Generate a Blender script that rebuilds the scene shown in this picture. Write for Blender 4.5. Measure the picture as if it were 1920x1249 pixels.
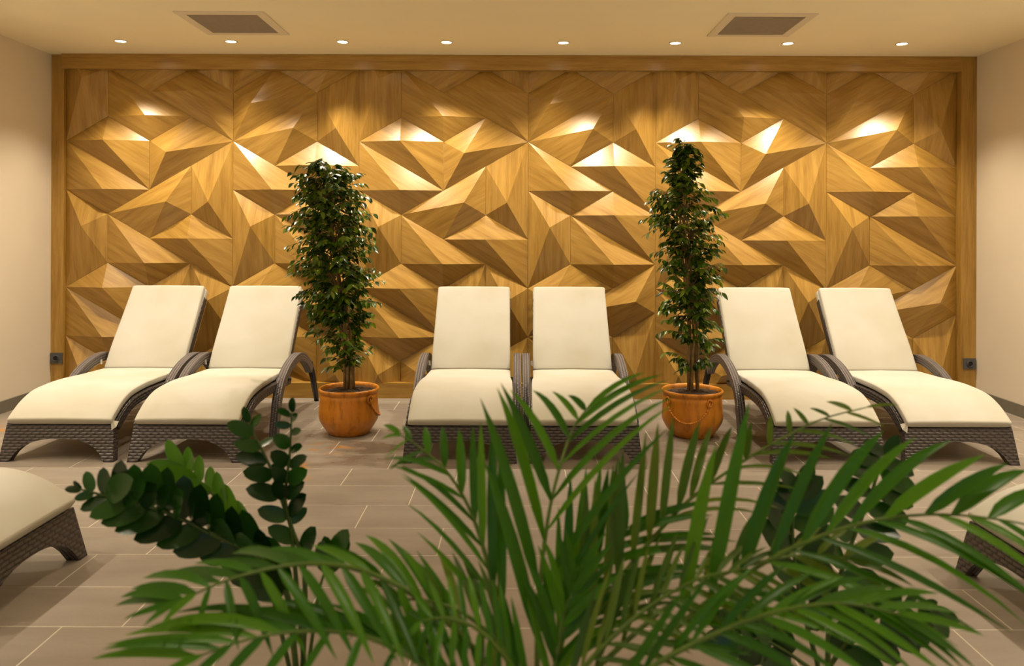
import bpy, bmesh, math, random
from mathutils import Vector, Matrix

for o in list(bpy.data.objects):
    bpy.data.objects.remove(o, do_unlink=True)
SC = bpy.context.scene
COL = SC.collection
R = random.Random(7)

# ------------------------------------------------------------------ camera
FPX, PX0, PY0, HC = 1481.0, 970.0, 440.0, 1.325      # focal length in px, vanishing point, eye height
cam_d = bpy.data.cameras.new('camera')
cam = bpy.data.objects.new('camera', cam_d); COL.objects.link(cam)
cam_d.sensor_width = 36.0
cam_d.lens = FPX / 1920 * 36
cam_d.shift_x = -(PX0 - 960) / 1920
cam_d.shift_y = -(624.5 - PY0) / 1920
cam_d.clip_start = 0.05
cam.matrix_world = Matrix.Translation((0, 0, HC)) @ Matrix.Rotation(math.pi/2, 4, 'X') @ Matrix.Rotation(math.radians(0.2), 4, 'Z')
cam_d.dof.use_dof = True
cam_d.dof.focus_distance = 5.4
cam_d.dof.aperture_fstop = 3.4
SC.camera = cam

# ------------------------------------------------------------------ world, exposure
w = bpy.data.worlds.new('world'); SC.world = w; w.use_nodes = True
bg = w.node_tree.nodes['Background']
bg.inputs[0].default_value = (0.45, 0.68, 1.0, 1); bg.inputs[1].default_value = 0.6
SC.view_settings.view_transform = 'Standard'
SC.view_settings.look = 'None'
SC.view_settings.gamma = 1.0
SC.view_settings.use_curve_mapping = False
SC.view_settings.exposure = 0.06
LAMP_COL = (1.0, 0.85, 0.64)
WALL_SPOT_W, SIDE_SPOT_W, ROOM_SPOT_W = 112.0, 118.0, 40.0

# room extents
XL, XR, YF, YB, ZC = -3.785, 3.703, 6.45, -2.6, 2.7745
FRAME_Y = 6.37                                       # front of the timber frame

def P(px, py, d):
    """pixel + distance from the camera plane -> point"""
    return Vector(((px - PX0) / FPX * d, d, HC - (py - PY0) / FPX * d))

# ------------------------------------------------------------------ materials
def nodes_of(name):
    m = bpy.data.materials.new(name); m.use_nodes = True
    nt = m.node_tree
    return m, nt, nt.nodes['Principled BSDF']

def N(nt, kind, **kw):
    n = nt.nodes.new(kind)
    for k, v in kw.items():
        if k.startswith('i_'):
            n.inputs[k[2:].replace('_', ' ')].default_value = v
        else:
            setattr(n, k, v)
    return n

def ramp(nt, fac, stops):
    r = nt.nodes.new('ShaderNodeValToRGB')
    e = r.color_ramp.elements
    while len(e) < len(stops): e.new(0.5)
    for el, (p, c) in zip(e, stops):
        el.position = p; el.color = (*c, 1)
    nt.links.new(fac, r.inputs[0])
    return r.outputs[0]

def mixc(nt, fac, a, b, mode='MIX'):
    m = nt.nodes.new('ShaderNodeMix'); m.data_type = 'RGBA'; m.blend_type = mode
    for i, v in ((0, fac), (6, a), (7, b)):
        if hasattr(v, 'is_output'): nt.links.new(v, m.inputs[i])
        elif i == 0: m.inputs[0].default_value = v
        else: m.inputs[i].default_value = (*v, 1)
    return m.outputs[2]

def bump(nt, b, height, strength=0.3, dist=0.002):
    n = N(nt, 'ShaderNodeBump'); n.inputs['Strength'].default_value = strength; n.inputs['Distance'].default_value = dist
    nt.links.new(height, n.inputs['Height']); nt.links.new(n.outputs[0], b.inputs['Normal'])

def rand_value(nt):
    oi = N(nt, 'ShaderNodeObjectInfo'); ge = N(nt, 'ShaderNodeNewGeometry')
    a = N(nt, 'ShaderNodeMath', operation='ADD'); f = N(nt, 'ShaderNodeMath', operation='FRACT')
    nt.links.new(oi.outputs['Random'], a.inputs[0]); nt.links.new(ge.outputs['Random Per Island'], a.inputs[1])
    nt.links.new(a.outputs[0], f.inputs[0])
    return f.outputs[0]

def plain(name, col, rough=0.6, noise=0.06, scale=8, spec=0.4, metallic=0.0):
    m, nt, b = nodes_of(name)
    tc = N(nt, 'ShaderNodeTexCoord'); no = N(nt, 'ShaderNodeTexNoise'); no.inputs['Scale'].default_value = scale
    nt.links.new(tc.outputs['Object'], no.inputs['Vector'])
    lo = tuple(c * (1 - noise) for c in col); hi = tuple(min(1, c * (1 + noise)) for c in col)
    nt.links.new(ramp(nt, no.outputs['Fac'], [(0.3, lo), (0.7, hi)]), b.inputs['Base Color'])
    b.inputs['Roughness'].default_value = rough
    b.inputs['Specular IOR Level'].default_value = spec
    b.inputs['Metallic'].default_value = metallic
    return m

def veneer(name, vector='UV', rough=0.31):
    """oak veneer, grain along U (metres)"""
    m, nt, b = nodes_of(name)
    tc = N(nt, 'ShaderNodeTexCoord')
    mp = N(nt, 'ShaderNodeMapping'); mp.inputs['Scale'].default_value = (1.2, 14, 14)
    nt.links.new(tc.outputs['UV'], mp.inputs['Vector'])
    n1 = N(nt, 'ShaderNodeTexNoise'); n1.inputs['Scale'].default_value = 1.6; n1.inputs['Detail'].default_value = 6; n1.inputs['Roughness'].default_value = 0.65
    nt.links.new(mp.outputs[0], n1.inputs['Vector'])
    mp2 = N(nt, 'ShaderNodeMapping'); mp2.inputs['Scale'].default_value = (5, 160, 160)
    nt.links.new(tc.outputs['UV'], mp2.inputs['Vector'])
    n2 = N(nt, 'ShaderNodeTexNoise'); n2.inputs['Scale'].default_value = 1.5; n2.inputs['Detail'].default_value = 3
    nt.links.new(mp2.outputs[0], n2.inputs['Vector'])
    c1 = ramp(nt, n1.outputs['Fac'], [(0.30, (0.30, 0.162, 0.030)), (0.5, (0.42, 0.242, 0.050)), (0.72, (0.52, 0.318, 0.078))])
    c2 = ramp(nt, n2.outputs['Fac'], [(0.35, (0.80, 0.77, 0.73)), (0.6, (1, 1, 1))])
    c = mixc(nt, 0.7, c1, c2, 'MULTIPLY')
    oi = N(nt, 'ShaderNodeObjectInfo')
    c3 = ramp(nt, oi.outputs['Random'], [(0, (0.93, 0.92, 0.9)), (1, (1, 1, 1))])
    c = mixc(nt, 1.0, c, c3, 'MULTIPLY')
    nt.links.new(c, b.inputs['Base Color'])
    b.inputs['Roughness'].default_value = rough
    b.inputs['Specular IOR Level'].default_value = 0.5
    bump(nt, b, n2.outputs['Fac'], 0.06, 0.001)
    return m

def wicker(name, bw=0.046, bh=0.0165, dark=(0.009, 0.007, 0.006), mid=(0.043, 0.032, 0.029), light=(0.095, 0.077, 0.073)):
    """flat strands woven over and under: each row bulges half a step out of phase with the next"""
    m, nt, b = nodes_of(name)
    tc = N(nt, 'ShaderNodeTexCoord'); sp = N(nt, 'ShaderNodeSeparateXYZ'); nt.links.new(tc.outputs['UV'], sp.inputs[0])
    def math_(op, x, y=None):
        n = N(nt, 'ShaderNodeMath', operation=op)
        for i, v in enumerate((x, y)):
            if v is None: continue
            if hasattr(v, 'is_output'): nt.links.new(v, n.inputs[i])
            else: n.inputs[i].default_value = v
        return n.outputs[0]
    vr = math_('DIVIDE', sp.outputs['Y'], bh); row = math_('FLOOR', vr); fv = math_('FRACT', vr)
    u = math_('ADD', math_('DIVIDE', sp.outputs['X'], bw), math_('MULTIPLY', row, 0.5))
    wave = math_('POWER', math_('ABSOLUTE', math_('SINE', math_('MULTIPLY', u, math.pi))), 0.55)
    prof = math_('POWER', math_('SINE', math_('MULTIPLY', fv, math.pi)), 0.45)
    h = math_('MULTIPLY', math_('ADD', math_('MULTIPLY', wave, 0.72), 0.28), prof)
    no = N(nt, 'ShaderNodeTexNoise'); no.inputs['Scale'].default_value = 45; nt.links.new(tc.outputs['UV'], no.inputs['Vector'])
    c = ramp(nt, h, [(0.12, dark), (0.55, mid), (1.0, light)])  # highlights on strand crowns and dark gaps painted in by bulge height
    c = mixc(nt, 0.6, c, ramp(nt, no.outputs['Fac'], [(0.3, (0.72, 0.72, 0.72)), (0.7, (1, 1, 1))]), 'MULTIPLY')
    nt.links.new(c, b.inputs['Base Color'])
    b.inputs['Roughness'].default_value = 0.36
    bump(nt, b, h, 0.8, 0.006)
    return m

def fabric(name):
    m, nt, b = nodes_of(name)
    tc = N(nt, 'ShaderNodeTexCoord')
    n1 = N(nt, 'ShaderNodeTexNoise'); n1.inputs['Scale'].default_value = 2.2; n1.inputs['Detail'].default_value = 3
    oi = N(nt, 'ShaderNodeObjectInfo')
    ad = N(nt, 'ShaderNodeVectorMath', operation='ADD')
    nt.links.new(tc.outputs['Object'], ad.inputs[0]); nt.links.new(oi.outputs['Random'], ad.inputs[1])
    nt.links.new(ad.outputs[0], n1.inputs['Vector'])
    c = ramp(nt, n1.outputs['Fac'], [(0.35, (0.48, 0.455, 0.37)), (0.6, (0.53, 0.515, 0.455))])
    nt.links.new(c, b.inputs['Base Color'])
    b.inputs['Roughness'].default_value = 0.85; b.inputs['Specular IOR Level'].default_value = 0.2
    b.inputs['Sheen Weight'].default_value = 0.15
    n2 = N(nt, 'ShaderNodeTexNoise'); n2.inputs['Scale'].default_value = 9
    nt.links.new(ad.outputs[0], n2.inputs['Vector'])
    bump(nt, b, n2.outputs['Fac'], 0.12, 0.01)
    return m

def leaf_mat(name, dark, mid, light, rough=0.28, trans=0.25, spec=0.4):
    m, nt, b = nodes_of(name)
    rv = rand_value(nt)
    c = ramp(nt, rv, [(0.0, dark), (0.55, mid), (1.0, light)])
    nt.links.new(c, b.inputs['Base Color'])
    b.inputs['Roughness'].default_value = rough; b.inputs['Specular IOR Level'].default_value = spec
    out = nt.nodes['Material Output']
    tr = N(nt, 'ShaderNodeBsdfTranslucent'); mx = N(nt, 'ShaderNodeMixShader'); mx.inputs[0].default_value = trans
    nt.links.new(c, tr.inputs['Color'])
    nt.links.new(b.outputs[0], mx.inputs[1]); nt.links.new(tr.outputs[0], mx.inputs[2])
    nt.links.new(mx.outputs[0], out.inputs['Surface'])
    return m

def floor_tile_mat():
    m, nt, b = nodes_of('stone tile')
    ge = N(nt, 'ShaderNodeNewGeometry')
    oi = N(nt, 'ShaderNodeObjectInfo')
    n1 = N(nt, 'ShaderNodeTexNoise'); n1.inputs['Scale'].default_value = 3.0; n1.inputs['Detail'].default_value = 8; n1.inputs['Roughness'].default_value = 0.6
    mp = N(nt, 'ShaderNodeMapping'); mp.inputs['Scale'].default_value = (0.6, 2.0, 1)
    nt.links.new(ge.outputs['Position'], mp.inputs['Vector']); nt.links.new(mp.outputs[0], n1.inputs['Vector'])
    c = ramp(nt, n1.outputs['Fac'], [(0.3, (0.235, 0.195, 0.155)), (0.7, (0.31, 0.265, 0.215))])
    c = mixc(nt, 1.0, c, ramp(nt, oi.outputs['Random'], [(0, (0.91, 0.91, 0.91)), (1, (1, 1, 1))]), 'MULTIPLY')
    n3 = N(nt, 'ShaderNodeTexNoise'); n3.inputs['Scale'].default_value = 160
    nt.links.new(ge.outputs['Position'], n3.inputs['Vector'])
    c = mixc(nt, 0.5, c, ramp(nt, n3.outputs['Fac'], [(0.35, (0.86, 0.86, 0.86)), (0.65, (1, 1, 1))]), 'MULTIPLY')
    def spot(x, y, rad, scale, lo, hi, stretch=1.0):
        s = N(nt, 'ShaderNodeVectorMath', operation='SUBTRACT'); s.inputs[1].default_value = (x, y, 0)
        nt.links.new(ge.outputs['Position'], s.inputs[0])
        l = N(nt, 'ShaderNodeVectorMath', operation='LENGTH'); nt.links.new(s.outputs[0], l.inputs[0])
        mr = N(nt, 'ShaderNodeMapRange'); mr.inputs['From Min'].default_value = rad; mr.inputs['From Max'].default_value = rad * 0.35
        nt.links.new(l.outputs['Value'], mr.inputs['Value'])
        no = N(nt, 'ShaderNodeTexNoise'); no.inputs['Scale'].default_value = scale; no.inputs['Detail'].default_value = 4
        mp = N(nt, 'ShaderNodeMapping'); mp.inputs['Scale'].default_value = (0.55, 1.0, 1)
        nt.links.new(ge.outputs['Position'], mp.inputs['Vector']); nt.links.new(mp.outputs[0], no.inputs['Vector'])
        mr2 = N(nt, 'ShaderNodeMapRange'); mr2.inputs['From Min'].default_value = lo; mr2.inputs['From Max'].default_value = hi
        nt.links.new(no.outputs['Fac'], mr2.inputs['Value'])
        mu = N(nt, 'ShaderNodeMath', operation='MULTIPLY'); nt.links.new(mr.outputs[0], mu.inputs[0]); nt.links.new(mr2.outputs[0], mu.inputs[1])
        return mu.outputs[0]
    wet1 = spot(-1.05, 4.95, 0.75, 5.0, 0.46, 0.60)
    wet2 = spot(1.30, 4.95, 0.65, 5.0, 0.46, 0.60)
    mxw = N(nt, 'ShaderNodeMath', operation='MAXIMUM'); nt.links.new(wet1, mxw.inputs[0]); nt.links.new(wet2, mxw.inputs[1])
    c = mixc(nt, mxw.outputs[0], c, mixc(nt, 1.0, c, (0.70, 0.68, 0.66), 'MULTIPLY'))
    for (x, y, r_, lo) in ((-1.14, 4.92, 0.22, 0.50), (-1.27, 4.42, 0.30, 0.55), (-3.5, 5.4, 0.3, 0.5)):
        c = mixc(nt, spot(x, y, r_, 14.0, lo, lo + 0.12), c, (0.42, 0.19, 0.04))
    nt.links.new(c, b.inputs['Base Color'])
    rr = N(nt, 'ShaderNodeMapRange'); rr.inputs['To Min'].default_value = 0.5; rr.inputs['To Max'].default_value = 0.16
    nt.links.new(mxw.outputs[0], rr.inputs['Value']); nt.links.new(rr.outputs[0], b.inputs['Roughness'])
    bump(nt, b, n3.outputs['Fac'], 0.05, 0.001)
    return m

def terracotta():
    m, nt, b = nodes_of('glazed terracotta')
    tc = N(nt, 'ShaderNodeTexCoord')
    mp = N(nt, 'ShaderNodeMapping'); mp.inputs['Scale'].default_value = (7, 7, 1.6)
    nt.links.new(tc.outputs['Object'], mp.inputs['Vector'])
    n1 = N(nt, 'ShaderNodeTexNoise'); n1.inputs['Scale'].default_value = 3; n1.inputs['Detail'].default_value = 7; n1.inputs['Roughness'].default_value = 0.7
    nt.links.new(mp.outputs[0], n1.inputs['Vector'])
    c = ramp(nt, n1.outputs['Fac'], [(0.33, (0.34, 0.120, 0.010)), (0.5, (0.62, 0.225, 0.016)), (0.7, (0.70, 0.27, 0.022))])
    nt.links.new(c, b.inputs['Base Color']); b.inputs['Roughness'].default_value = 0.33
    bump(nt, b, n1.outputs['Fac'], 0.25, 0.004)
    return m

def emit(name, col, s):
    m, nt, b = nodes_of(name)
    b.inputs['Base Color'].default_value = (*col, 1)
    b.inputs['Emission Color'].default_value = (*col, 1); b.inputs['Emission Strength'].default_value = s
    return m

M = dict(
    veneer=veneer('oak veneer'), wicker=wicker('brown wicker'), wickerarm=wicker('sheen-painted wicker', 0.011, 0.0173, (0.030, 0.024, 0.022), (0.11, 0.09, 0.086), (0.19, 0.165, 0.16)), fabric=fabric('cream canvas'),  # armrest wicker lighter and greyer: ceiling reflection painted into its colour
    wall=plain('painted wall', (0.74, 0.66, 0.53), 0.8, 0.015, 3, 0.2), ceil=plain('ceiling paint', (0.90, 0.82, 0.60), 0.85, 0.01, 3, 0.2),
    base=plain('skirting', (0.17, 0.155, 0.12), 0.5), grout=plain('grout', (0.62, 0.56, 0.46), 0.8), tile=floor_tile_mat(),
    pot=terracotta(), soil=plain('soil', (0.050, 0.030, 0.016), 0.95, 0.6, 60), black=plain('black metal', (0.012, 0.011, 0.011), 0.4),
    socket=plain('anthracite plastic', (0.085, 0.085, 0.085), 0.4, 0.02), hole=plain('socket hole', (0.012, 0.012, 0.014), 0.5, 0.02),
    trimw=plain('white enamel', (0.75, 0.68, 0.55), 0.45, 0.01), grille=plain('grille metal', (0.36, 0.31, 0.25), 0.5, 0.05, 30), white=plain('white tag', (0.8, 0.78, 0.72), 0.7, 0.02),
    lamp=emit('lamp lens', (1.0, 0.87, 0.68), 30.0), bark=plain('ficus bark', (0.26, 0.165, 0.060), 0.75, 0.35, 25),
    ficus=leaf_mat('ficus leaf', (0.018, 0.050, 0.005), (0.052, 0.115, 0.008), (0.20, 0.29, 0.016), 0.27, 0.22),
    palm=leaf_mat('palm leaflet', (0.026, 0.115, 0.002), (0.050, 0.185, 0.003), (0.100, 0.270, 0.004), 0.34, 0.30, 0.32),
    palmold=leaf_mat('palm leaflet olive', (0.035, 0.100, 0.004), (0.070, 0.150, 0.005), (0.120, 0.190, 0.006), 0.4, 0.30),
    rachis=plain('palm stalk', (0.085, 0.15, 0.012), 0.4, 0.2, 20),
    zz=leaf_mat('glossy dark leaf', (0.006, 0.028, 0.004), (0.011, 0.052, 0.006), (0.024, 0.095, 0.009), 0.24, 0.12),
    zznew=leaf_mat('young leaf', (0.05, 0.17, 0.008), (0.07, 0.22, 0.010), (0.10, 0.27, 0.015), 0.26, 0.3),
    zzstem=plain('zz stalk', (0.045, 0.085, 0.012), 0.4, 0.2, 20), planter=plain('planter', (0.06, 0.055, 0.05), 0.5),
    glass=None, winframe=plain('added window frame', (0.6, 0.58, 0.54), 0.5, 0.01),
)

# ------------------------------------------------------------------ mesh helpers
def mk(name, verts, faces, mat, parent=None, uvs=None, smooth=False, loc=None):
    me = bpy.data.meshes.new(name)
    me.from_pydata([tuple(v) for v in verts], [], faces)
    if uvs:
        lay = me.uv_layers.new(name='UVMap')
        for poly in me.polygons:
            for li, vi in zip(poly.loop_indices, poly.vertices):
                lay.data[li].uv = uvs[vi]
    if mat: me.materials.append(mat)
    if smooth:
        me.polygons.foreach_set('use_smooth', [True] * len(me.polygons))
    me.update()
    return link(name, me, parent, loc)

def link(name, me, parent=None, loc=None):
    o = bpy.data.objects.new(name, me); COL.objects.link(o)
    if parent: o.parent = parent
    if loc is not None: o.location = loc
    return o

def thing(name, label, cat, loc=(0, 0, 0), rz=0.0, group=None):
    o = bpy.data.objects.new(name, None); COL.objects.link(o)
    o.empty_display_size = 0.1
    o.location = loc; o.rotation_euler = (0, 0, rz)
    return tag(o, label, cat, group)

def tag(o, label, cat, group=None):
    o['label'] = label; o['category'] = cat
    if group: o['group'] = group
    return o

def struct(o):
    o['kind'] = 'structure'; return o

class MB:
    """collects shapes with UVs in metres, builds one mesh object"""
    def __init__(s): s.v = []; s.f = []; s.uv = []
    def add(s, verts, faces, uvs=None):
        n = len(s.v); s.v += [tuple(v) for v in verts]; s.f += [tuple(i + n for i in f) for f in faces]
        s.uv += list(uvs) if uvs else [(0, 0)] * len(verts)
    def box(s, x0, x1, y0, y1, z0, z1):
        # separate faces so that each gets its own UVs in metres
        for (a, b, c, d, ua, ub) in (
            ((x0,y0,z0),(x1,y0,z0),(x1,y0,z1),(x0,y0,z1),0,2), ((x1,y1,z0),(x0,y1,z0),(x0,y1,z1),(x1,y1,z1),0,2),
            ((x0,y1,z0),(x0,y0,z0),(x0,y0,z1),(x0,y1,z1),1,2), ((x1,y0,z0),(x1,y1,z0),(x1,y1,z1),(x1,y0,z1),1,2),
            ((x0,y0,z1),(x1,y0,z1),(x1,y1,z1),(x0,y1,z1),0,1), ((x0,y1,z0),(x1,y1,z0),(x1,y0,z0),(x0,y0,z0),0,1)):
            s.add([a, b, c, d], [(0, 1, 2, 3)], [(q[ua], q[ub]) for q in (a, b, c, d)])
        return s
    def tube(s, pts, rad, n=8, cap=True):
        pts = [Vector(p) for p in pts]
        rads = rad if isinstance(rad, (list, tuple)) else [rad] * len(pts)
        rings = []; L = 0; ref = Vector((0.31, 0.17, 0.93)).normalized(); vs = []; uv = []
        for i, p in enumerate(pts):
            t = (pts[min(i+1, len(pts)-1)] - pts[max(i-1, 0)]).normalized()
            a = t.cross(ref)
            if a.length < 1e-4: a = t.cross(Vector((1, 0, 0)))
            a.normalize(); b = t.cross(a)
            if i: L += (p - pts[i-1]).length
            for k in range(n):
                an = 2 * math.pi * k / n
                vs.append(p + (a * math.cos(an) + b * math.sin(an)) * rads[i]); uv.append((L, k / n * 2 * math.pi * rads[i]))
        fs = []
        for i in range(len(pts) - 1):
            for k in range(n):
                fs.append((i*n+k, i*n+(k+1) % n, (i+1)*n+(k+1) % n, (i+1)*n+k))
        if cap:
            fs.append(tuple(range(n))[::-1]); fs.append(tuple((len(pts)-1)*n+k for k in range(n)))
        s.add(vs, fs, uv); return s
    def lathe(s, prof, n=40):
        vs = []; uv = []; L = 0
        for i, (r, z) in enumerate(prof):
            if i: L += math.hypot(r - prof[i-1][0], z - prof[i-1][1])
            for k in range(n):
                a = 2 * math.pi * k / n; vs.append((r * math.cos(a), r * math.sin(a), z)); uv.append((k / n * 1.2, L))
        fs = []
        for i in range(len(prof) - 1):
            for k in range(n):
                fs.append((i*n+k, i*n+(k+1) % n, (i+1)*n+(k+1) % n, (i+1)*n+k))
        if prof[0][0] > 1e-4: fs.append(tuple(range(n))[::-1])
        if prof[-1][0] > 1e-4: fs.append(tuple((len(prof)-1)*n+k for k in range(n)))
        s.add(vs, fs, uv); return s
    def band(s, path, x0, x1, th, close_ends=True):
        """strip swept along a (y,z) path, box section x0..x1 by th (path is the upper/outer surface)"""
        n = len(path); L = 0; top = []; bot = []; ls = []
        for i, (y, z) in enumerate(path):
            ya, za = path[max(i-1, 0)]; yb, zb = path[min(i+1, n-1)]
            t = Vector((yb - ya, zb - za)).normalized(); nn = Vector((-t.y, t.x))
            if i: L += math.hypot(y - path[i-1][0], z - path[i-1][1])
            ls.append(L); top.append((y, z)); bot.append((y - nn.x * th, z - nn.y * th))
        for A, B, flip in ((top, top, 0), (bot, bot, 1)):
            vs = []; uv = []
            for (y, z), l in zip(A, ls):
                vs += [(x0, y, z), (x1, y, z)]; uv += [(l, x0), (l, x1)]
            s.add(vs, [((2*i, 2*i+1, 2*i+3, 2*i+2) if not flip else (2*i+2, 2*i+3, 2*i+1, 2*i)) for i in range(n-1)], uv)
        for x, flip in ((x0, 1), (x1, 0)):
            vs = []; uv = []
            for a, b, l in zip(top, bot, ls):
                vs += [(x, a[0], a[1]), (x, b[0], b[1])]; uv += [(l, 0), (l, th)]
            s.add(vs, [((2*i, 2*i+1, 2*i+3, 2*i+2) if not flip else (2*i+2, 2*i+3, 2*i+1, 2*i)) for i in range(n-1)], uv)
        for i in (0, n-1):
            a, b = top[i], bot[i]
            s.add([(x0, *a), (x1, *a), (x1, *b), (x0, *b)], [(0, 1, 2, 3)], [(x0, 0), (x1, 0), (x1, th), (x0, th)])
        return s
    def build(s, name, mat, parent=None, smooth=False, loc=None):
        return mk(name, s.v, s.f, mat, parent, s.uv, smooth, loc)

def smooth_path(pts, sub=4):
    """Catmull-Rom through tuples of any length"""
    out = []
    n = len(pts)
    for i in range(n - 1):
        p0, p1, p2, p3 = pts[max(i-1, 0)], pts[i], pts[i+1], pts[min(i+2, n-1)]
        for k in range(sub):
            t = k / sub
            out.append(tuple(0.5 * ((2*b) + (-a + c) * t + (2*a - 5*b + 4*c - d) * t*t + (-a + 3*b - 3*c + d) * t**3) for a, b, c, d in zip(p0, p1, p2, p3)))
    out.append(tuple(pts[-1]))
    return out

def auto_smooth(o, ang=0.6):
    me = o.data
    me.polygons.foreach_set('use_smooth', [True] * len(me.polygons))
    me.set_sharp_from_angle(angle=ang)

def copy_tree(o, parent=None):
    c = o.copy(); COL.objects.link(c); c.parent = parent
    for ch in o.children: copy_tree(ch, c)
    return c

# ------------------------------------------------------------------ room shell
def slab(name, x0, x1, y0, y1, z0, z1, mat):
    return struct(MB().box(x0, x1, y0, y1, z0, z1).build(name, mat))

T = 0.12
floor = slab('floor', XL - T, XR + T, YB - T, YF + T, -0.10, -0.0008, M['grout'])
ceiling = slab('ceiling', XL - T, XR + T, YB - T, YF + T, ZC, ZC + 0.1, M['ceil'])
wall_back = slab('wall_back', XL - T, XR + T, YF + 0.004, YF + T, -0.003, ZC, M['wall'])
slab('wall_left', XL - T, XL, YB, YF + 0.004, -0.003, ZC, M['wall'])
slab('wall_right', XR, XR + T, YB, YF + 0.004, -0.003, ZC, M['wall'])
# rear wall behind the camera; its window is added, unseen, to let in cool daylight
WX0, WX1, WZ0, WZ1 = -2.3, 2.3, 0.9, 2.35
rw = MB()
rw.box(XL - T, WX0, YB - T, YB, -0.003, ZC); rw.box(WX1, XR + T, YB - T, YB, -0.003, ZC)
rw.box(WX0, WX1, YB - T, YB, -0.003, WZ0); rw.box(WX0, WX1, YB - T, YB, WZ1, ZC)
struct(rw.build('wall_rear', M['wall']))
wf = MB()
for x in (WX0, -0.79, 0.74, WX1 - 0.05): wf.box(x, x + 0.05, YB - 0.09, YB - 0.03, WZ0, WZ1)
wf.box(WX0, WX1, YB - 0.09, YB - 0.03, WZ0, WZ0 + 0.05); wf.box(WX0, WX1, YB - 0.09, YB - 0.03, WZ1 - 0.05, WZ1)
win = struct(wf.build('added_window_1', M['winframe']))
for nm, x0, x1 in (('baseboard_left', XL, XL + 0.014), ('baseboard_right', XR - 0.014, XR)):
    slab(nm, x0, x1, YB, FRAME_Y, 0.0, 0.09, M['base'])
slab('baseboard_rear', XL + 0.014, XR - 0.014, YB, YB + 0.014, 0.0, 0.09, M['base'])

# floor tiles 0.6 x 0.3, each row shifted by a third
J = 0.0024
tile_cache = {}
ROW0 = 4.46
for n in range(-7, 13):
    y1 = ROW0 - 0.3 * n; y0 = y1 - 0.3
    y1 = min(y1, YF - 0.02)
    if y1 - y0 < 0.03 or y0 < 0.8: continue
    off = -0.328 - 0.2 * n
    k0 = math.floor((XL - off) / 0.6)
    for k in range(k0, k0 + 15):
        x0 = max(off + 0.6 * k, XL + 0.002); x1 = min(off + 0.6 * (k + 1), XR - 0.002)
        if x1 - x0 < 0.02: continue
        sx, sy = round(x1 - x0 - 2*J, 4), round(y1 - y0 - 2*J, 4)
        if (sx, sy) not in tile_cache:
            a, b, e = sx / 2, sy / 2, 0.0004
            vs = [(-a,-b,-0.0008),(a,-b,-0.0008),(a,b,-0.0008),(-a,b,-0.0008),(-a,-b,-e),(a,-b,-e),(a,b,-e),(-a,b,-e),
                  (-a+e,-b+e,0),(a-e,-b+e,0),(a-e,b-e,0),(-a+e,b-e,0)]
            fs = [(8,9,10,11)]
            for i in range(4):
                j = (i + 1) % 4; fs += [(i, j, 4+j, 4+i), (4+i, 4+j, 8+j, 8+i)]
            me = bpy.data.meshes.new('floor_tile'); me.from_pydata(vs, [], fs); me.materials.append(M['tile']); me.update()
            tile_cache[(sx, sy)] = me
        link('floor_tile', tile_cache[(sx, sy)], floor, ((x0 + x1) / 2, (y0 + y1) / 2, 0))

# ------------------------------------------------------------------ faceted timber wall
JL, JR = -3.683, (1801.7 - PX0) / FPX * FRAME_Y          # inner edges of the jambs
ZT, ZS = 2.652, 0.1228                                    # underside of the head, top of the sill
def timber(name, x0, x1, y0, y1, z0, z1, along):
    mb = MB().box(x0, x1, y0, y1, z0, z1)
    if along == 'Z': mb.uv = [(b, a) for a, b in mb.uv]
    return struct(mb.build(name, M['veneer']))
timber('trim_1', XL + 0.001, JL, FRAME_Y + 0.04, YF + 0.003, 0.0, ZC - 0.001, 'Z')
timber('trim_2', JR, XR - 0.001, FRAME_Y, YF + 0.003, 0.0, ZC - 0.001, 'Z')
timber('trim_3', JL, JR, FRAME_Y, YF + 0.003, ZT, ZC - 0.001, 'X')
timber('trim_4', JL, JR, FRAME_Y, YF + 0.003, 0.0, ZS, 'X')

KB = FPX / YF
SEAMS = [124.5, 437, 673, 990, 1228.5, 1548.5, 1793]
DIRS = [(0, -2), (1, -1), (1, 1), (0, 2), (-1, 1), (-1, -1)]
PEAK = 0.093
A_T = [(0,0,0),(1,-3,2),(2,2,5),(4,0,4),(4,0,5),(1,-3,1),(4,-6,3),(0,0,2),(0,6,0),(1,3,1),(4,0,3),(1,3,2),(4,6,5),
       (2,8,5),(0,6,2),(3,9,0),(3,5,3),(0,12,0),(3,9,4),(4,8,3),(3,9,3)]
B_T = [(0,0,1),(2,-2,4),(3,-3,3),(3,3,5),(0,0,2),(0,6,0),(3,5,5),(1,3,2),(2,6,4),(1,7,1),(3,7,3),(2,10,5),(0,8,2),(1,-3,1),(2,-4,4)]
XEDGE = (JL + 0.0005, JR - 0.0005)
def wall_xy(panel, ncol, c, r):
    px = SEAMS[panel] + (SEAMS[panel+1] - SEAMS[panel]) * c / ncol
    py = 266.8 + 45.65 * r
    return Vector(((px - PX0) / KB, HC - (py - PY0) / KB))
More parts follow.
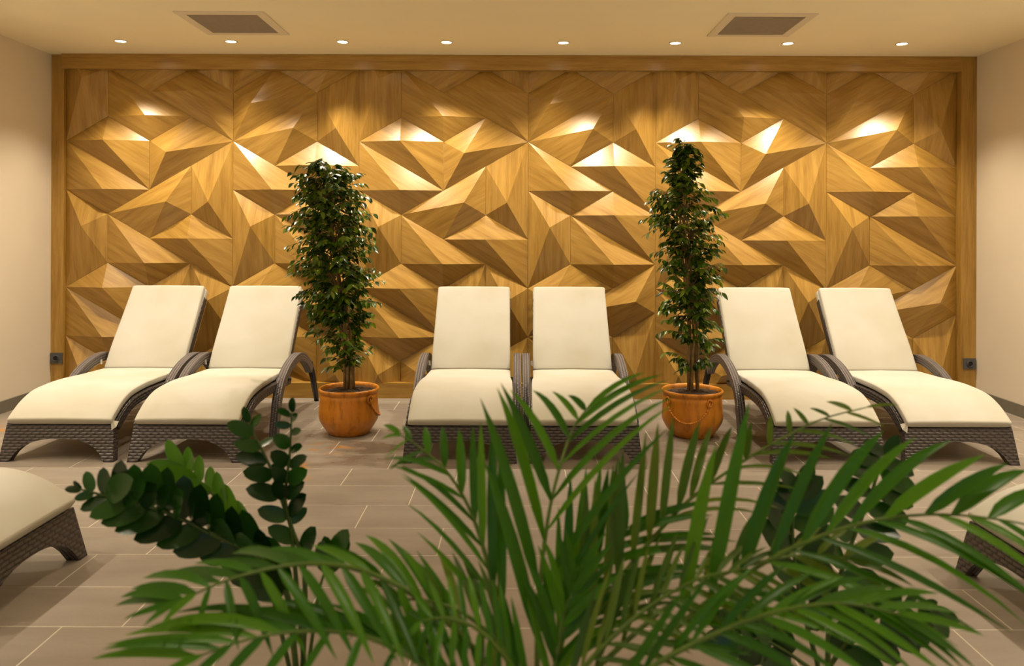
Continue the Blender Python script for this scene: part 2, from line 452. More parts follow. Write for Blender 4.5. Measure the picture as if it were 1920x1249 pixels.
def veneer_tile(panel, ncol, c, r, k):
    d = DIRS
    p0 = (c, r); q = (c + 2*d[k][0], r + 2*d[k][1])
    v1 = (q[0] + d[(k+2) % 6][0], q[1] + d[(k+2) % 6][1]); v2 = (v1[0] + d[(k+3) % 6][0], v1[1] + d[(k+3) % 6][1])
    pk = ((p0[0] + d[k][0] + v1[0]) / 2, (p0[1] + d[k][1] + v1[1]) / 2)
    poly = [wall_xy(panel, ncol, *t) for t in (p0, q, v1, v2)]; peak = wall_xy(panel, ncol, *pk)
    poly = [p + (peak - p).normalized() * 0.0012 for p in poly]
    U = (poly[1] - poly[0]).normalized(); V = Vector((-U.y, U.x)); o = Vector((R.uniform(0, 9), R.uniform(0, 9)))
    bm = bmesh.new(); uvl = bm.loops.layers.uv.new('UVMap')
    back = [bm.verts.new((p.x, YF + 0.003, p.y)) for p in poly]
    rim = [bm.verts.new((p.x, YF - 0.006, p.y)) for p in poly]
    pv = bm.verts.new((peak.x, YF - PEAK, peak.y))
    for i in range(4):
        j = (i + 1) % 4
        bm.faces.new((rim[i], pv, rim[j])); bm.faces.new((back[i], rim[i], rim[j], back[j]))
    bm.faces.new(back)
    bmesh.ops.recalc_face_normals(bm, faces=bm.faces)
    for co, no in (((0, 0, ZT + 0.004), (0, 0, 1)), ((0, 0, ZS - 0.004), (0, 0, -1)), ((XEDGE[0], 0, 0), (-1, 0, 0)), ((XEDGE[1], 0, 0), (1, 0, 0))):
        res = bmesh.ops.bisect_plane(bm, geom=bm.verts[:] + bm.edges[:] + bm.faces[:], dist=1e-5, plane_co=co, plane_no=no, clear_outer=True)
        ed = [e for e in bm.edges if e.is_boundary]
        if ed: bmesh.ops.contextual_create(bm, geom=ed)
    if len(bm.faces) < 4: bm.free(); return
    for f in bm.faces:
        for l in f.loops:
            p = Vector((l.vert.co.x, l.vert.co.z)); l[uvl].uv = (p.dot(U) + o.x, p.dot(V) + o.y)
    me = bpy.data.meshes.new('wood_panel'); bm.to_mesh(me); bm.free()
    me.materials.append(M['veneer'])
    link('wood_panel', me, wall_back)
for pnl in range(6):
    for (c, r, k) in (A_T if pnl % 2 == 0 else B_T):
        veneer_tile(pnl, 4 if pnl % 2 == 0 else 3, c, r, k)

# ------------------------------------------------------------------ sockets
def wall_socket(x0, x1, zc, yf, label):
    t = thing('wall_socket', label, 'socket', ((x0 + x1) / 2, yf, zc))
    w_, h_ = (x1 - x0) / 2, 0.043
    MB().box(-w_, w_, -0.012, 0, -h_, h_).build('cover_plate', M['socket'], t)
    mb = MB().lathe([(0.024, 0), (0.024, 0.012), (0.020, 0.012), (0.0195, 0.002)], 28)
    mb.v = [(a, -0.011 - c, b) for a, b, c in mb.v]
    ins = mb.build('socket_ring', M['socket'], t)
    mb = MB().lathe([(0.0195, 0.0), (0.0195, 0.0035)], 24); mb.v = [(a, -0.0115 - c, b) for a, b, c in mb.v]
    face = mb.build('socket_well', M['hole'], t)
    mb = MB()
    for s in (-1, 1): mb.tube([(s * 0.009, -0.0145, 0), (s * 0.009, -0.0165, 0)], 0.0028, 8)
    mb.build('contact_pins', M['socket'], face)
wall_socket(XL + 0.004, XL + 0.102, 0.311, FRAME_Y + 0.04, 'anthracite power socket on the timber frame beside the left wall')
wall_socket(XR - 0.107, XR - 0.008, 0.298, FRAME_Y, 'anthracite power socket on the timber frame beside the right wall')

# ------------------------------------------------------------------ ceiling: downlights, grilles
def downlight(x, y, label, group, watts, size=2.2):
    t = thing('downlight', label, 'ceiling light', (x, y, ZC), 0, group)
    MB().lathe([(0.047, 0.0), (0.047, -0.004), (0.040, -0.006), (0.036, -0.002), (0.036, 0.0)], 28).build('trim_ring', M['trimw'], t, True)
    MB().lathe([(0.0355, -0.001), (0.03, -0.0035), (0.0, -0.0042)], 24).build('lens', M['lamp'], t, True)
    ld = bpy.data.lights.new('downlight_beam', 'SPOT'); ld.energy = watts; ld.color = LAMP_COL
    ld.spot_size = size; ld.spot_blend = 0.9; ld.shadow_soft_size = 0.035
    lo = bpy.data.objects.new('downlight_beam', ld); COL.objects.link(lo); lo.parent = t; lo.location = (0, 0, -0.045)
ord8 = ['first', 'second', 'third', 'fourth', 'fifth', 'sixth', 'seventh', 'eighth']
for i, px in enumerate((225, 432, 641, 836, 1055, 1265, 1476, 1690)):
    downlight((px - PX0) / FPX * 5.95, 5.95, f'round white recessed downlight over the timber wall, {ord8[i]} from the left', 'downlights along the timber wall', WALL_SPOT_W, 1.88)
for s, nm in ((-1, 'left'), (1, 'right')):
    for i, y in enumerate((4.75, 3.75, 2.75, 1.75, 0.5, -1.0)):
        downlight((XL + 0.45) if s < 0 else (XR - 0.45), y, f'recessed downlight along the {nm} wall, {ord8[i]} from the timber wall', f'downlights along the {nm} wall', SIDE_SPOT_W, 1.9)
for x, nm in ((-1.3, 'left'), (1.3, 'right')):
    for i, y in enumerate((3.3, 1.0, -1.2)):
        downlight(x, y, f'recessed downlight in mid-ceiling, {nm} row, {ord8[i]} from the timber wall', 'downlights in the middle of the ceiling', ROOM_SPOT_W)

def grille(x, y, label):
    t = thing('ceiling_vent', label, 'air vent', (x, y, ZC))
    a, b = 0.295, 0.235
    mb = MB()
    mb.box(-a, a, -a, -b, -0.008, 0); mb.box(-a, a, b, a, -0.008, 0); mb.box(-a, -b, -b, b, -0.008, 0); mb.box(b, a, -b, b, -0.008, 0)
    mb.build('vent_frame', M['trimw'], t)
    mb = MB()
    for k in range(48):
        u = -b + 0.47 * (k + 0.5) / 48
        mb.box(u - 0.0022, u + 0.0022, -b, b, -0.007, -0.002)
    g = MB().box(-b, b, -b, b, -0.0015, 0).build('vent_back', M['hole'], t)
    gr = mb.build('vent_grid', M['grille'], t)
    mb = MB()
    for k in range(48):
        u = -b + 0.47 * (k + 0.5) / 48
        mb.box(-b, b, u - 0.0022, u + 0.0022, -0.0078, -0.004)
    mb.build('cross_bars', M['grille'], gr)
grille(-1.955, 5.44, 'square ceiling air vent with grey mesh, on the left')
grille(1.665, 5.44, 'square ceiling air vent with grey mesh, on the right')

# ------------------------------------------------------------------ sun loungers
def cushion(path, widths, th, nseg=40, ex=0.13, endr=None):
    """padded slab along a (y,z) path (upper surface), superellipse section, rounded ends"""
    n = len(path); endr = endr or th * 0.28
    tang = []; Ls = [0]
    for i in range(n):
        ya, za = path[max(i-1, 0)]; yb, zb = path[min(i+1, n-1)]
        tang.append(Vector((yb - ya, zb - za)).normalized())
        if i: Ls.append(Ls[-1] + math.hypot(path[i][0] - path[i-1][0], path[i][1] - path[i-1][1]))
    rings = []
    def ring(i, shift, sc, wsub):
        t = tang[i]; nn = Vector((-t.y, t.x)); y = path[i][0] + t.x * shift; z = path[i][1] + t.y * shift
        cy, cz = y - nn.x * th / 2, z - nn.y * th / 2
        hw = widths[i] / 2 - wsub; out = []
        for k in range(nseg):
            a = 2 * math.pi * k / nseg
            ca, sa = math.cos(a), math.sin(a)
            u = math.copysign(abs(ca) ** ex, ca) * hw; v = math.copysign(abs(sa) ** 0.34, sa) * th / 2 * sc
            crown = 0.006 * (1 - (u / max(hw, 1e-3)) ** 2) if v > 0 else 0
            v += crown * sc
            out.append((u, cy + nn.x * v, cz + nn.y * v))
        return out
    for a in (75, 45, 20): 
        s = math.radians(a); rings.append(ring(0, -endr * math.sin(s) + 0.0, 0.62 + 0.38 * math.cos(s), endr * (1 - math.cos(s)) * 0.6))
    for i in range(n): rings.append(ring(i, 0, 1, 0))
    for a in (20, 45, 75):
        s = math.radians(a); rings.append(ring(n-1, endr * math.sin(s), 0.62 + 0.38 * math.cos(s), endr * (1 - math.cos(s)) * 0.6))
    vs = [p for r_ in rings for p in r_]; fs = []
    for i in range(len(rings) - 1):
        for k in range(nseg): fs.append((i*nseg+k, i*nseg+(k+1) % nseg, (i+1)*nseg+(k+1) % nseg, (i+1)*nseg+k))
    fs.append(tuple(range(nseg))[::-1]); fs.append(tuple((len(rings)-1)*nseg+k for k in range(nseg)))
    mb = MB(); mb.add(vs, fs, [(p[0], p[1]) for p in vs]); return mb

SEAT = smooth_path([(0.0, .248), (.05, .284), (.13, .330), (.245, .367), (.42, .381), (.57, .381), (.75, .374), (1.0, .366)], 4)
BACK = smooth_path([(1.035, .375), (1.13, .52), (1.24, .665), (1.34, .80), (1.425, .918)], 4)
def lerp_tab(tab, x):
    for (a, u), (b, v) in zip(tab, tab[1:]):
        if x <= b: return u + (v - u) * max(0, (x - a) / (b - a))
    return tab[-1][1]
ARM = smooth_path([(.545, 0.0), (.575, .11), (.63, .255), (.72, .35), (.86, .42), (1.02, .458), (1.15, .462), (1.27, .435), (1.38, .38), (1.47, .31)], 4)
def build_lounger(name_label, group, tabside=0):
    t = thing('sun_lounger', name_label, 'sun lounger', (0, 0, 0), 0, group)
    wk = M['wicker']
    seat_w = [lerp_tab([(0, .612), (.3, .61), (.55, .60), (.70, .575), (1.1, .57)], y) for y, z in SEAT]
    o = cushion(SEAT, seat_w, .046).build('seat_cushion', M['fabric'], t, True)
    o2 = cushion(BACK, [lerp_tab([(1.0, .568), (1.45, .545)], y) for y, z in BACK], .055).build('back_cushion', M['fabric'], t, True)
    # fold of fabric at the front corner and a sewn label at the hinge
    for s in ((tabside,) if tabside else ()):
        x = s * .305
        mk('corner_tab', [(x - s*.01, .012, .235), (x + s*.028, .03, .222), (x + s*.026, .004, .196), (x + s*.002, -.004, .178), (x + s*.012, .022, .205)],
           [(0, 1, 4), (1, 2, 4), (2, 3, 4), (3, 0, 4), (0, 3, 2, 1)], M['fabric'], o)
    mk('care_tag', [(-.282, 1.015, .392), (-.298, 1.02, .394), (-.30, 1.025, .425), (-.286, 1.02, .428)], [(0, 1, 2, 3)], M['white'], o2)
    # pocket of the cushion cover, pulled over the head of the backrest
    def off(path, dn):
        out = []
        for i, (y, z) in enumerate(path):
            ya, za = path[max(i-1, 0)]; yb, zb = path[min(i+1, len(path)-1)]
            tt = Vector((yb - ya, zb - za)).normalized(); out.append((y + tt.y * dn, z - tt.x * dn))
        return out
    cushion(off(BACK[-7:], .045), [.553] * 7, .055, ex=.12).build('cover_pocket', M['fabric'], o2, True)
    # wicker frame
    bp = off(BACK[:-2], .052)
    mb = MB().band(bp, -.279, .279, .050); mb.build('backrest', wk, t)
    rail = off(SEAT, .05)
    for s in (-1, 1):
        MB().band(rail, s*.295 - .028, s*.295 + .028, .052).build('side_rail', wk, t)
    MB().band(off(SEAT, .052), -.266, .266, .018).build('seat_deck', wk, t)
    # arched end panel: feet flare forwards and outwards
    mb = MB(); nx = 24; yt, yb_ = .012, -.035; cols = []
    for i in range(nx + 1):
        u = -1 + 2 * i / nx
        arch = 0.0 if abs(u) > .80 else .128 * math.sqrt(max(0, 1 - (abs(u) / .80) ** 2.4))
        wt, wb = .313, .332
        cols.append((u * wt, u * (wb + (wt - wb) * arch / .2), arch))
    def pan(yoff):
        vs = []; uv = []
        for xt, xb, ar in cols:
            f = ar / .2
            vs += [(xt, yt + yoff, .203), (xb, yb_ + (yt - yb_) * f + yoff, ar)]; uv += [(xt, .203), (xb, ar)]
        return vs, uv
    vs, uv = pan(0); mb.add(vs, [(2*i, 2*i+1, 2*i+3, 2*i+2) for i in range(nx)], uv)
    vs2, uv2 = pan(.055); mb.add(vs2, [(2*i+2, 2*i+3, 2*i+1, 2*i) for i in range(nx)], uv2)
    for i in range(nx):
        a, b, c, d = vs[2*i+1], vs[2*i+3], vs2[2*i+3], vs2[2*i+1]
        mb.add([a, d, c, b], [(0, 1, 2, 3)], [(a[0], 0), (a[0], .055), (b[0], .055), (b[0], 0)])
        a, b, c, d = vs[2*i], vs[2*i+2], vs2[2*i+2], vs2[2*i]
        mb.add([a, b, c, d], [(0, 1, 2, 3)], [(a[0], 0), (b[0], 0), (b[0], .055), (a[0], .055)])
    for i, fl in ((0, 0), (nx, 1)):
        a, b, c, d = vs[2*i], vs[2*i+1], vs2[2*i+1], vs2[2*i]
        q = [a, d, c, b] if not fl else [a, b, c, d]
        mb.add(q, [(0, 1, 2, 3)], [(p[1], p[2]) for p in q])
    mb.build('foot_panel', wk, t)
    for s in (-1, 1):
        arm = MB().band(ARM, s*.332 - .026, s*.332 + .026, .058)
        ao = arm.build('armrest', M['wickerarm'], t); auto_smooth(ao)
        b = MB(); x = s*.332
        b.tube([(x, 1.455, .335), (x, 1.56, .20), (x, 1.675, .0)], [.026, .024, .019], 10).build('rear_leg', M['black'], t, True)
        MB().tube([(s*.30, .92, .31), (s*.345, .92, .31)], .011, 8).build('hinge_bolt', M['black'], t, True)
    MB().box(-.31, .31, .98, 1.01, .265, .292).build('crossbar', M['black'], t)
    MB().box(-.20, -.17, 1.19, 1.22, .27, .53).build('prop', M['black'], t)
    return t
G1 = 'sun loungers in the row facing the camera'
FOOT_Y = 4.60
spots = [(-2.665, 'cream-cushioned brown wicker sun lounger nearest the left wall in the back row', 1),
         (-1.922, 'cream-cushioned brown wicker sun lounger beside the left potted fig, second from the left', 0),
         (-.330, 'cream-cushioned brown wicker sun lounger in the middle, left one of the centre pair', 0),
         (.397, 'cream-cushioned brown wicker sun lounger in the middle, right one of the centre pair', 0),
         (1.812, 'cream-cushioned brown wicker sun lounger just right of the potted fig on the right', 0),
         (2.580, 'cream-cushioned brown wicker sun lounger nearest the right wall in the back row', -1)]
proto = None
for x, lab, tb in spots:
    if proto is None or tb:
        t = build_lounger(lab, G1, tb)
        if not proto and not tb: proto = t
    else:
        t = copy_tree(proto); t['label'] = lab
    t.location = (x, FOOT_Y, 0)
t = copy_tree(proto); t.location = (-1.80, 2.92, 0); t.rotation_euler = (0, 0, math.pi/2)
tag(t, 'cream-cushioned wicker sun lounger cut off at the left edge, foot end towards the room', 'sun lounger', 'sun loungers standing sideways in front')
t = copy_tree(proto); t.location = (1.775, 2.80, 0); t.rotation_euler = (0, 0, -math.pi/2)
tag(t, 'cream-cushioned wicker sun lounger at the right edge, mostly behind palm leaflets', 'sun lounger', 'sun loungers standing sideways in front')

# ------------------------------------------------------------------ plants
def leaf_mesh(name, L, W, mat, fold=0.25, droop=0.18, tipf=0.15, n=4, oval=False):
    """ovate leaf along +X, face up (+Z), folded along the midrib, tip drooping"""
    prof = []
    for i in range(n + 1):
        s = i / n
        wv = math.sin(math.pi * min(1, s ** 0.8)) ** 0.8 * (1 - tipf * s) if 0 < i < n else 0
        if oval and 0 < i < n: wv = (4 * s * (1 - s)) ** .55 * (1.08 - tipf * s)
        prof.append((s * L, wv * W / 2, -droop * L * s * s))
    vs = []; fs = []
    for i, (x, h, z) in enumerate(prof):
        if i in (0, n): vs.append((x, 0, z))
        else: vs += [(x, h, z + fold * h), (x, 0, z), (x, -h, z + fold * h)]
    def row(i): return 1 + 3 * (i - 1)
    fs += [(0, row(1) + 1, row(1)), (0, row(1) + 2, row(1) + 1)]
    for i in range(1, n - 1):
        a, b = row(i), row(i + 1)
        fs += [(a, a + 1, b + 1, b), (a + 1, a + 2, b + 2, b + 1)]
    a = row(n - 1); tip = len(vs) - 1
    fs += [(a, a + 1, tip), (a + 1, a + 2, tip)]
    me = bpy.data.meshes.new(name); me.from_pydata(vs, [], fs); me.materials.append(mat)
    me.polygons.foreach_set('use_smooth', [True] * len(me.polygons)); me.update()
    return me

def orient(pos, d, up, s):
    x = d.normalized(); y = up.cross(x)
    if y.length < 1e-4: y = Vector((0, 1, 0)).cross(x)
    y.normalize(); z = x.cross(y)
    m = Matrix((x, y, z)).transposed().to_4x4(); m.translation = pos
    return m @ Matrix.Scale(s, 4)

def make_pot(t, rr, h, chain):
    prof = [(rr*.645, 0), (rr*.68, .010), (rr*.84, h*.17), (rr*.95, h*.30), (rr*.985, h*.38), (rr*.975, h*.58), (rr*.95, h*.78), (rr*.96, h*.855), (rr*.93, h*.875),
            (rr*.95, h*.90), (rr*.985, h*.925), (rr, h*.955), (rr*.99, h*.985), (rr*.965, h), (rr*.92, h*.985), (rr*.90, h*.93), (rr*.88, h*.80), (rr*.3, h*.78), (0, h*.78)]
    pot = MB().lathe(prof, 48).build('pot', M['pot'], t, True)
    sm = MB().lathe([(rr*.90 - rr*.10*i, h*.90 + h*.06*math.sin(i*.17)) for i in range(9)] + [(0, h*.965)], 40)
    rs = random.Random(5); sm.v = [(x, y, z + (rs.uniform(-.006, .007) if x*x + y*y > 1e-6 else 0)) for x, y, z in sm.v]
    soil = sm.build('soil', M['soil'], t)
    # moulded rope with knots hanging from two lion-ring bosses
    a0 = chain
    def on(a, z, e=0.004):
        r_ = lerp_tab([(p[1], p[0]) for p in prof[:9]], z) + e
        return Vector((r_ * math.cos(a), r_ * math.sin(a), z))
    pts = []
    for i in range(25):
        s = i / 24; a = a0 - .75 + 1.5 * s
        z = h * .80 - h * .42 * math.sin(math.pi * s) ** .6
        pts.append(on(a, z))
    mb = MB()
    for i in range(0, 24):
        p, q = pts[i], pts[i+1]; m = (p + q) / 2; dd = (q - p)
        mb.tube([p - dd*.1, m, q + dd*.1], [.0045, .0072, .0045], 6)
    mb.build('rope_relief', M['pot'], pot, True)
    for s in (-1, 1):
        mb = MB(); c = on(a0 + s * .75, h * .80); tq = Vector((-math.sin(a0 + s*.75), math.cos(a0 + s*.75), 0)); up = Vector((0, 0, 1))
        mb.tube([c + tq * .02 * math.cos(k) + up * .022 * math.sin(k) for k in [i * math.pi / 8 for i in range(17)]], .006, 6)
        mb.build('ring_relief', M['pot'], pot, True)
    return pot

def ficus(name_label, pxc, dep, env, nbr, seed, pot_r, chain, lean):
    rr = random.Random(seed)
    base = Vector(((pxc - PX0) / FPX * dep, dep, 0))
    t = thing('potted_fig', name_label, 'potted plant', base, 0, 'potted weeping figs')
    H = .305
    make_pot(t, pot_r, H, chain)
    env3 = []
    for (py, cx, hw) in env:
        p = P(cx, py, dep) - base; env3.append((p.z, p.x, hw / FPX * dep))
    env3.sort()
    def E(z):
        return lerp_tab([(a, b) for a, b, c in env3], z), lerp_tab([(a, c) for a, b, c in env3], z)
    ztop = env3[-1][0]
    # several thin trunks grown together
    trunks = []
    for k in range(6):
        a = k * 1.05 + rr.uniform(0, .4); r0 = rr.uniform(.018, .042); pts = []
        zend = ztop * rr.uniform(.80, .99) if k else ztop * .97
        for i in range(12):
            s = i / 11; z = H * .92 + (zend - H * .92) * s
            cx = E(z)[0] * min(1, s * 1.6) * lean
            wob = r0 * (1 - .45 * s) + .02 * s * rr.uniform(-1, 1)
            pts.append(Vector((cx + wob * math.cos(a + 2.6 * s), wob * math.sin(a + 2.6 * s), z)))
        trunks.append(pts)
        MB().tube(pts, [.0095 * (1 - .86 * i / 11) + .001 for i in range(12)], 7).build('trunk', M['bark'], t, True)
    leaves = []; tw = MB()
    for b in range(nbr):
        z = env3[0][0] + (ztop - env3[0][0]) * (b + rr.random()) / nbr
        if z < .82 and rr.random() < .62 * min(1, (.95 - z) / .35): continue
        tr = rr.choice(trunks)
        zz = max(H + .05, z - rr.uniform(.03, .16))
        st = min(tr, key=lambda p: abs(p.z - zz)).copy()
        cx, hw = E(z)
        a = rr.uniform(0, 2 * math.pi); q = rr.uniform(.30, 1.0) ** .8 * (1.22 if rr.random() < .10 else 1.04)
        en = Vector((cx + hw * q * math.cos(a), .85 * hw * q * math.sin(a), z + rr.uniform(-.05, .05)))
        mid = (st + en) / 2 + Vector((0, 0, .05 + .25 * (en - st).length * .4))
        pts = []
        for i in range(9):
            s = i / 8; pts.append(st * (1-s)**2 + mid * 2*s*(1-s) + en * s*s)
        tw.tube(pts, [.0028 - .0018 * i / 8 for i in range(9)], 4, False)
        nl = rr.randint(9, 13)
        for i in range(nl):
            s = .28 + .72 * (i + rr.random() * .6) / nl; k = min(7, int(s * 8)); f = min(1, s * 8 - k)
            p = pts[k].lerp(pts[k+1], f); d = (pts[k+1] - pts[k]).normalized()
            side = d.cross(Vector((0, 0, 1)));
            if side.length < .05: side = Vector((math.cos(a), math.sin(a), 0))
            side.normalize(); sg = -1 if i % 2 else 1
            out = Vector((p.x - cx, p.y, 0)); out = out.normalized() if out.length > .01 else Vector((1, 0, 0))
            dd = d * .45 + side * sg * .75 + out * .25 + Vector((0, 0, -rr.uniform(.25, .95))) + Vector((rr.uniform(-.3, .3), rr.uniform(-.3, .3), 0))
            up = Vector((rr.uniform(-.5, .5), rr.uniform(-.5, .5) - .25, 1))
            leaves.append(orient(p, dd, up, rr.uniform(.75, 1.2)))
    tw.build('twigs', M['bark'], t)
    me = leaf_mesh('leaf', .056, .028, M['ficus'], .22, .14, .25)
    leaves.sort(key=lambda m: m.translation.y)
    for m in leaves[:300]:
        o = link('leaf', me, t); o.matrix_local = m
    vs = []; fs = []
    src = [v.co.copy() for v in me.vertices]; pf = [tuple(p.vertices) for p in me.polygons]
    for m in leaves[300:]:
        n = len(vs); vs += [m @ c for c in src]; fs += [tuple(i + n for i in f) for f in pf]
    o = mk('foliage', vs, fs, M['ficus'], t, None, True); o['kind'] = 'stuff'
    return t

ficus('leaning bushy weeping fig in a terracotta pot left of the centre loungers', 655.5, 5.27,
      [(305, 610, 34), (325, 612, 62), (350, 614, 80), (400, 620, 88), (450, 621, 92), (500, 629, 95), (550, 633, 82), (600, 640, 66), (645, 645, 68), (690, 650, 42)],
      460, 11, .2, 0.15, 1.0)
ficus('taller narrow weeping fig in a roped terracotta pot right of the centre loungers', 1299, 5.25,
      [(262, 1283, 16), (285, 1284, 30), (310, 1283, 34), (345, 1280, 42), (365, 1278, 70), (400, 1277, 78), (450, 1289, 72), (500, 1287, 77), (550, 1289, 62), (600, 1296, 62), (650, 1298, 62), (690, 1296, 40)],
      340, 23, .203, -1.95, 1.0)

# ---- foreground plants: leaflets on arching stalks
def strip_leaf(base, tip, width, bow, face, n=6, fold=.35, peak=.35):
    """long leaflet as a folded strip from base to tip; bow = sag/arch vector, face = direction its upper side looks"""
    ax = tip - base; vs = []; fs = []
    for i in range(n + 1):
        s = i / n
        c = base + ax * s + bow * (4 * s * (1 - s)) * .5 + bow * (s * s - s) * -.2
        d = (ax + bow * (2 - 4 * s)).normalized()
        sd = d.cross(face)
        if sd.length < 1e-4: sd = d.cross(Vector((0, 0, 1)))
        sd.normalize(); nn = sd.cross(d)
        hw = width / 2 * (min(1, (s / peak) ** .6 + .25) if s < peak else max(0.02, 1 - ((s - peak) / (1 - peak)) ** 2.2))
        vs += [c - sd * hw + nn * fold * hw, c, c + sd * hw + nn * fold * hw]
    for i in range(n):
        a = 3 * i; b = a + 3
        fs += [(a, a + 1, b + 1, b), (a + 1, a + 2, b + 2, b + 1)]
    return vs, fs

def key(tab, t):
    """interpolate rows (t, a, b, c...)"""
    if t <= tab[0][0]: return tab[0][1:]
    for p, q in zip(tab, tab[1:]):
        if t <= q[0]:
            f = (t - p[0]) / (q[0] - p[0]); return tuple(u + (v - u) * f for u, v in zip(p[1:], q[1:]))
    return tab[-1][1:]

def frond(root, rach, sides, mats, seed, width=.024, r0=.0065, facey=-.75, jitter=9, rootpos=None):
    """rach: (px,py,dist) polyline; sides: list of (count, t0, t1, [(t, tip px, tip py, tip dist)])"""
    rr = random.Random(seed)
    pts = [P(*q) - root.location for q in smooth_path(rach, 4)]
    if rootpos is not None:
        b0 = Vector(rootpos); st = pts[0]
        pre = [b0.lerp(st, f) + Vector((0, 0, .06 * math.sin(math.pi * f))) * .5 for f in (0, .33, .66)]
        pts_full = pre + pts
    else: pts_full = pts
    n = len(pts_full)
    fo = MB().tube(pts_full, [r0 * (1 - .8 * i / (n - 1)) for i in range(n)], 6).build('frond', mats[1], root, True)
    cnt = 0
    for side_ in sides:
        num, t0, t1, tab = side_[:4]; wm = side_[4] if len(side_) > 4 else 1.0
        for i in range(num):
            t = t0 + (t1 - t0) * (i + rr.uniform(-.18, .18)) / max(1, num - 1); t = min(max(t, 0), 1)
            f = t * (len(pts) - 1); k = min(len(pts) - 2, int(f)); b = pts[k].lerp(pts[k+1], f - k)
            x, y, d = key(tab, t)
            tip = P(x + rr.uniform(-jitter, jitter), y + rr.uniform(-jitter, jitter), d + rr.uniform(-.04, .04)) - root.location
            L = (tip - b).length
            face = Vector((rr.uniform(-.35, .35), facey, rr.uniform(.35, .9)))
            bow = Vector((0, 0, 1)) * L * rr.uniform(.05, .16)
            wv = width * wm * rr.uniform(.85, 1.12) * min(1, .45 + L / .28)
            vs, fs = strip_leaf(b, tip, wv, bow, face)
            o = mk('leaflet', vs, fs, mats[0], fo, None, True); cnt += 1
    return cnt

def plant_pot(t, r_, h):
    MB().lathe([(r_*.75, 0), (r_*.8, .01), (r_, h), (r_*.94, h), (r_*.9, h*.86), (0, h*.86)], 36).build('planter', M['planter'], t, True)
    MB().lathe([(r_*.91, h*.88), (r_*.4, h*.92), (0, h*.93)], 24).build('soil', M['soil'], t, True)

D0 = 1.50
palm = thing('areca_palm', 'large green feathery palm in the foreground at the bottom of the picture', 'palm', (0.10, 1.38, 0))
plant_pot(palm, .17, .34)
RP = (0, 0, .30)
PM = (M['palm'], M['rachis']); PO = (M['palmold'], M['rachis'])
tot = 0
# centre frond, upright
tot += frond(palm, [(1010, 1260, 1.42), (1012, 1130, 1.45), (1028, 980, 1.5), (1050, 880, 1.54), (1075, 805, 1.58), (1105, 762, 1.6)],
      [(8, .12, .97, [(0, 895, 960, 1.40), (.25, 912, 715, 1.42), (.45, 938, 725, 1.47), (.65, 966, 738, 1.5), (.8, 1006, 738, 1.55), (1, 1092, 735, 1.6)]),
       (8, .12, .97, [(0, 1150, 980, 1.46), (.25, 1262, 770, 1.42), (.45, 1268, 735, 1.45), (.65, 1262, 718, 1.5), (.85, 1250, 705, 1.55), (1, 1190, 690, 1.58)], .58)], PM, 1, .023, rootpos=RP)
# left-of-centre frond, arching left
tot += frond(palm, [(965, 1260, 1.40), (938, 1150, 1.42), (912, 1040, 1.46), (880, 950, 1.5), (835, 880, 1.53), (785, 838, 1.55), (750, 815, 1.55)],
      [(9, .12, .98, [(0, 945, 850, 1.5), (.3, 915, 788, 1.54), (.5, 865, 800, 1.56), (.7, 818, 802, 1.58), (.85, 770, 800, 1.58), (1, 722, 790, 1.56)]),
       (11, .10, .98, [(0, 800, 1060, 1.36), (.25, 760, 900, 1.4), (.45, 740, 880, 1.44), (.65, 715, 866, 1.48), (.85, 740, 880, 1.5), (1, 715, 818, 1.52)], .55)], PM, 2, .020, rootpos=RP)
# frond right of centre with tall upright leaflets
tot += frond(palm, [(1075, 1260, 1.44), (1110, 1170, 1.47), (1165, 1085, 1.5), (1225, 1010, 1.54), (1290, 940, 1.57), (1370, 880, 1.6), (1450, 830, 1.62), (1540, 785, 1.64), (1625, 762, 1.64)],
      [(17, .08, .95, [(0, 1072, 925, 1.5), (.15, 1130, 880, 1.52), (.3, 1210, 806, 1.56), (.42, 1262, 772, 1.58), (.52, 1352, 792, 1.6), (.65, 1400, 790, 1.62), (.8, 1480, 768, 1.64), (1, 1560, 752, 1.66)]),
       (15, .12, 1.0, [(0, 1230, 1180, 1.42), (.25, 1330, 1075, 1.44), (.45, 1440, 960, 1.48), (.6, 1520, 900, 1.5), (.75, 1590, 850, 1.54), (.9, 1655, 812, 1.58), (1, 1680, 765, 1.6)], .5)], PO, 3, .020, rootpos=RP)
# big right frond with wide upright leaflets, arching to the right edge
tot += frond(palm, [(1160, 1260, 1.38), (1260, 1185, 1.38), (1345, 1115, 1.38), (1450, 1045, 1.38), (1550, 1000, 1.38), (1650, 972, 1.38), (1770, 962, 1.38), (1900, 975, 1.38), (2000, 1000, 1.38)],
      [(13, .16, .98, [(.12, 1330, 880, 1.4), (.22, 1396, 738, 1.42), (.30, 1480, 805, 1.42), (.38, 1576, 788, 1.42), (.46, 1672, 808, 1.42), (.54, 1765, 822, 1.42), (.62, 1845, 842, 1.4), (.7, 1890, 868, 1.4), (.8, 1950, 895, 1.4), (1, 2080, 960, 1.4)]),
       (15, .10, .98, [(.1, 1420, 1235, 1.3), (.25, 1660, 1215, 1.3), (.4, 1850, 1200, 1.28), (.55, 1940, 1165, 1.28), (.7, 1990, 1120, 1.3), (1, 2100, 1080, 1.34)], .62)], PM, 4, .024, rootpos=RP)
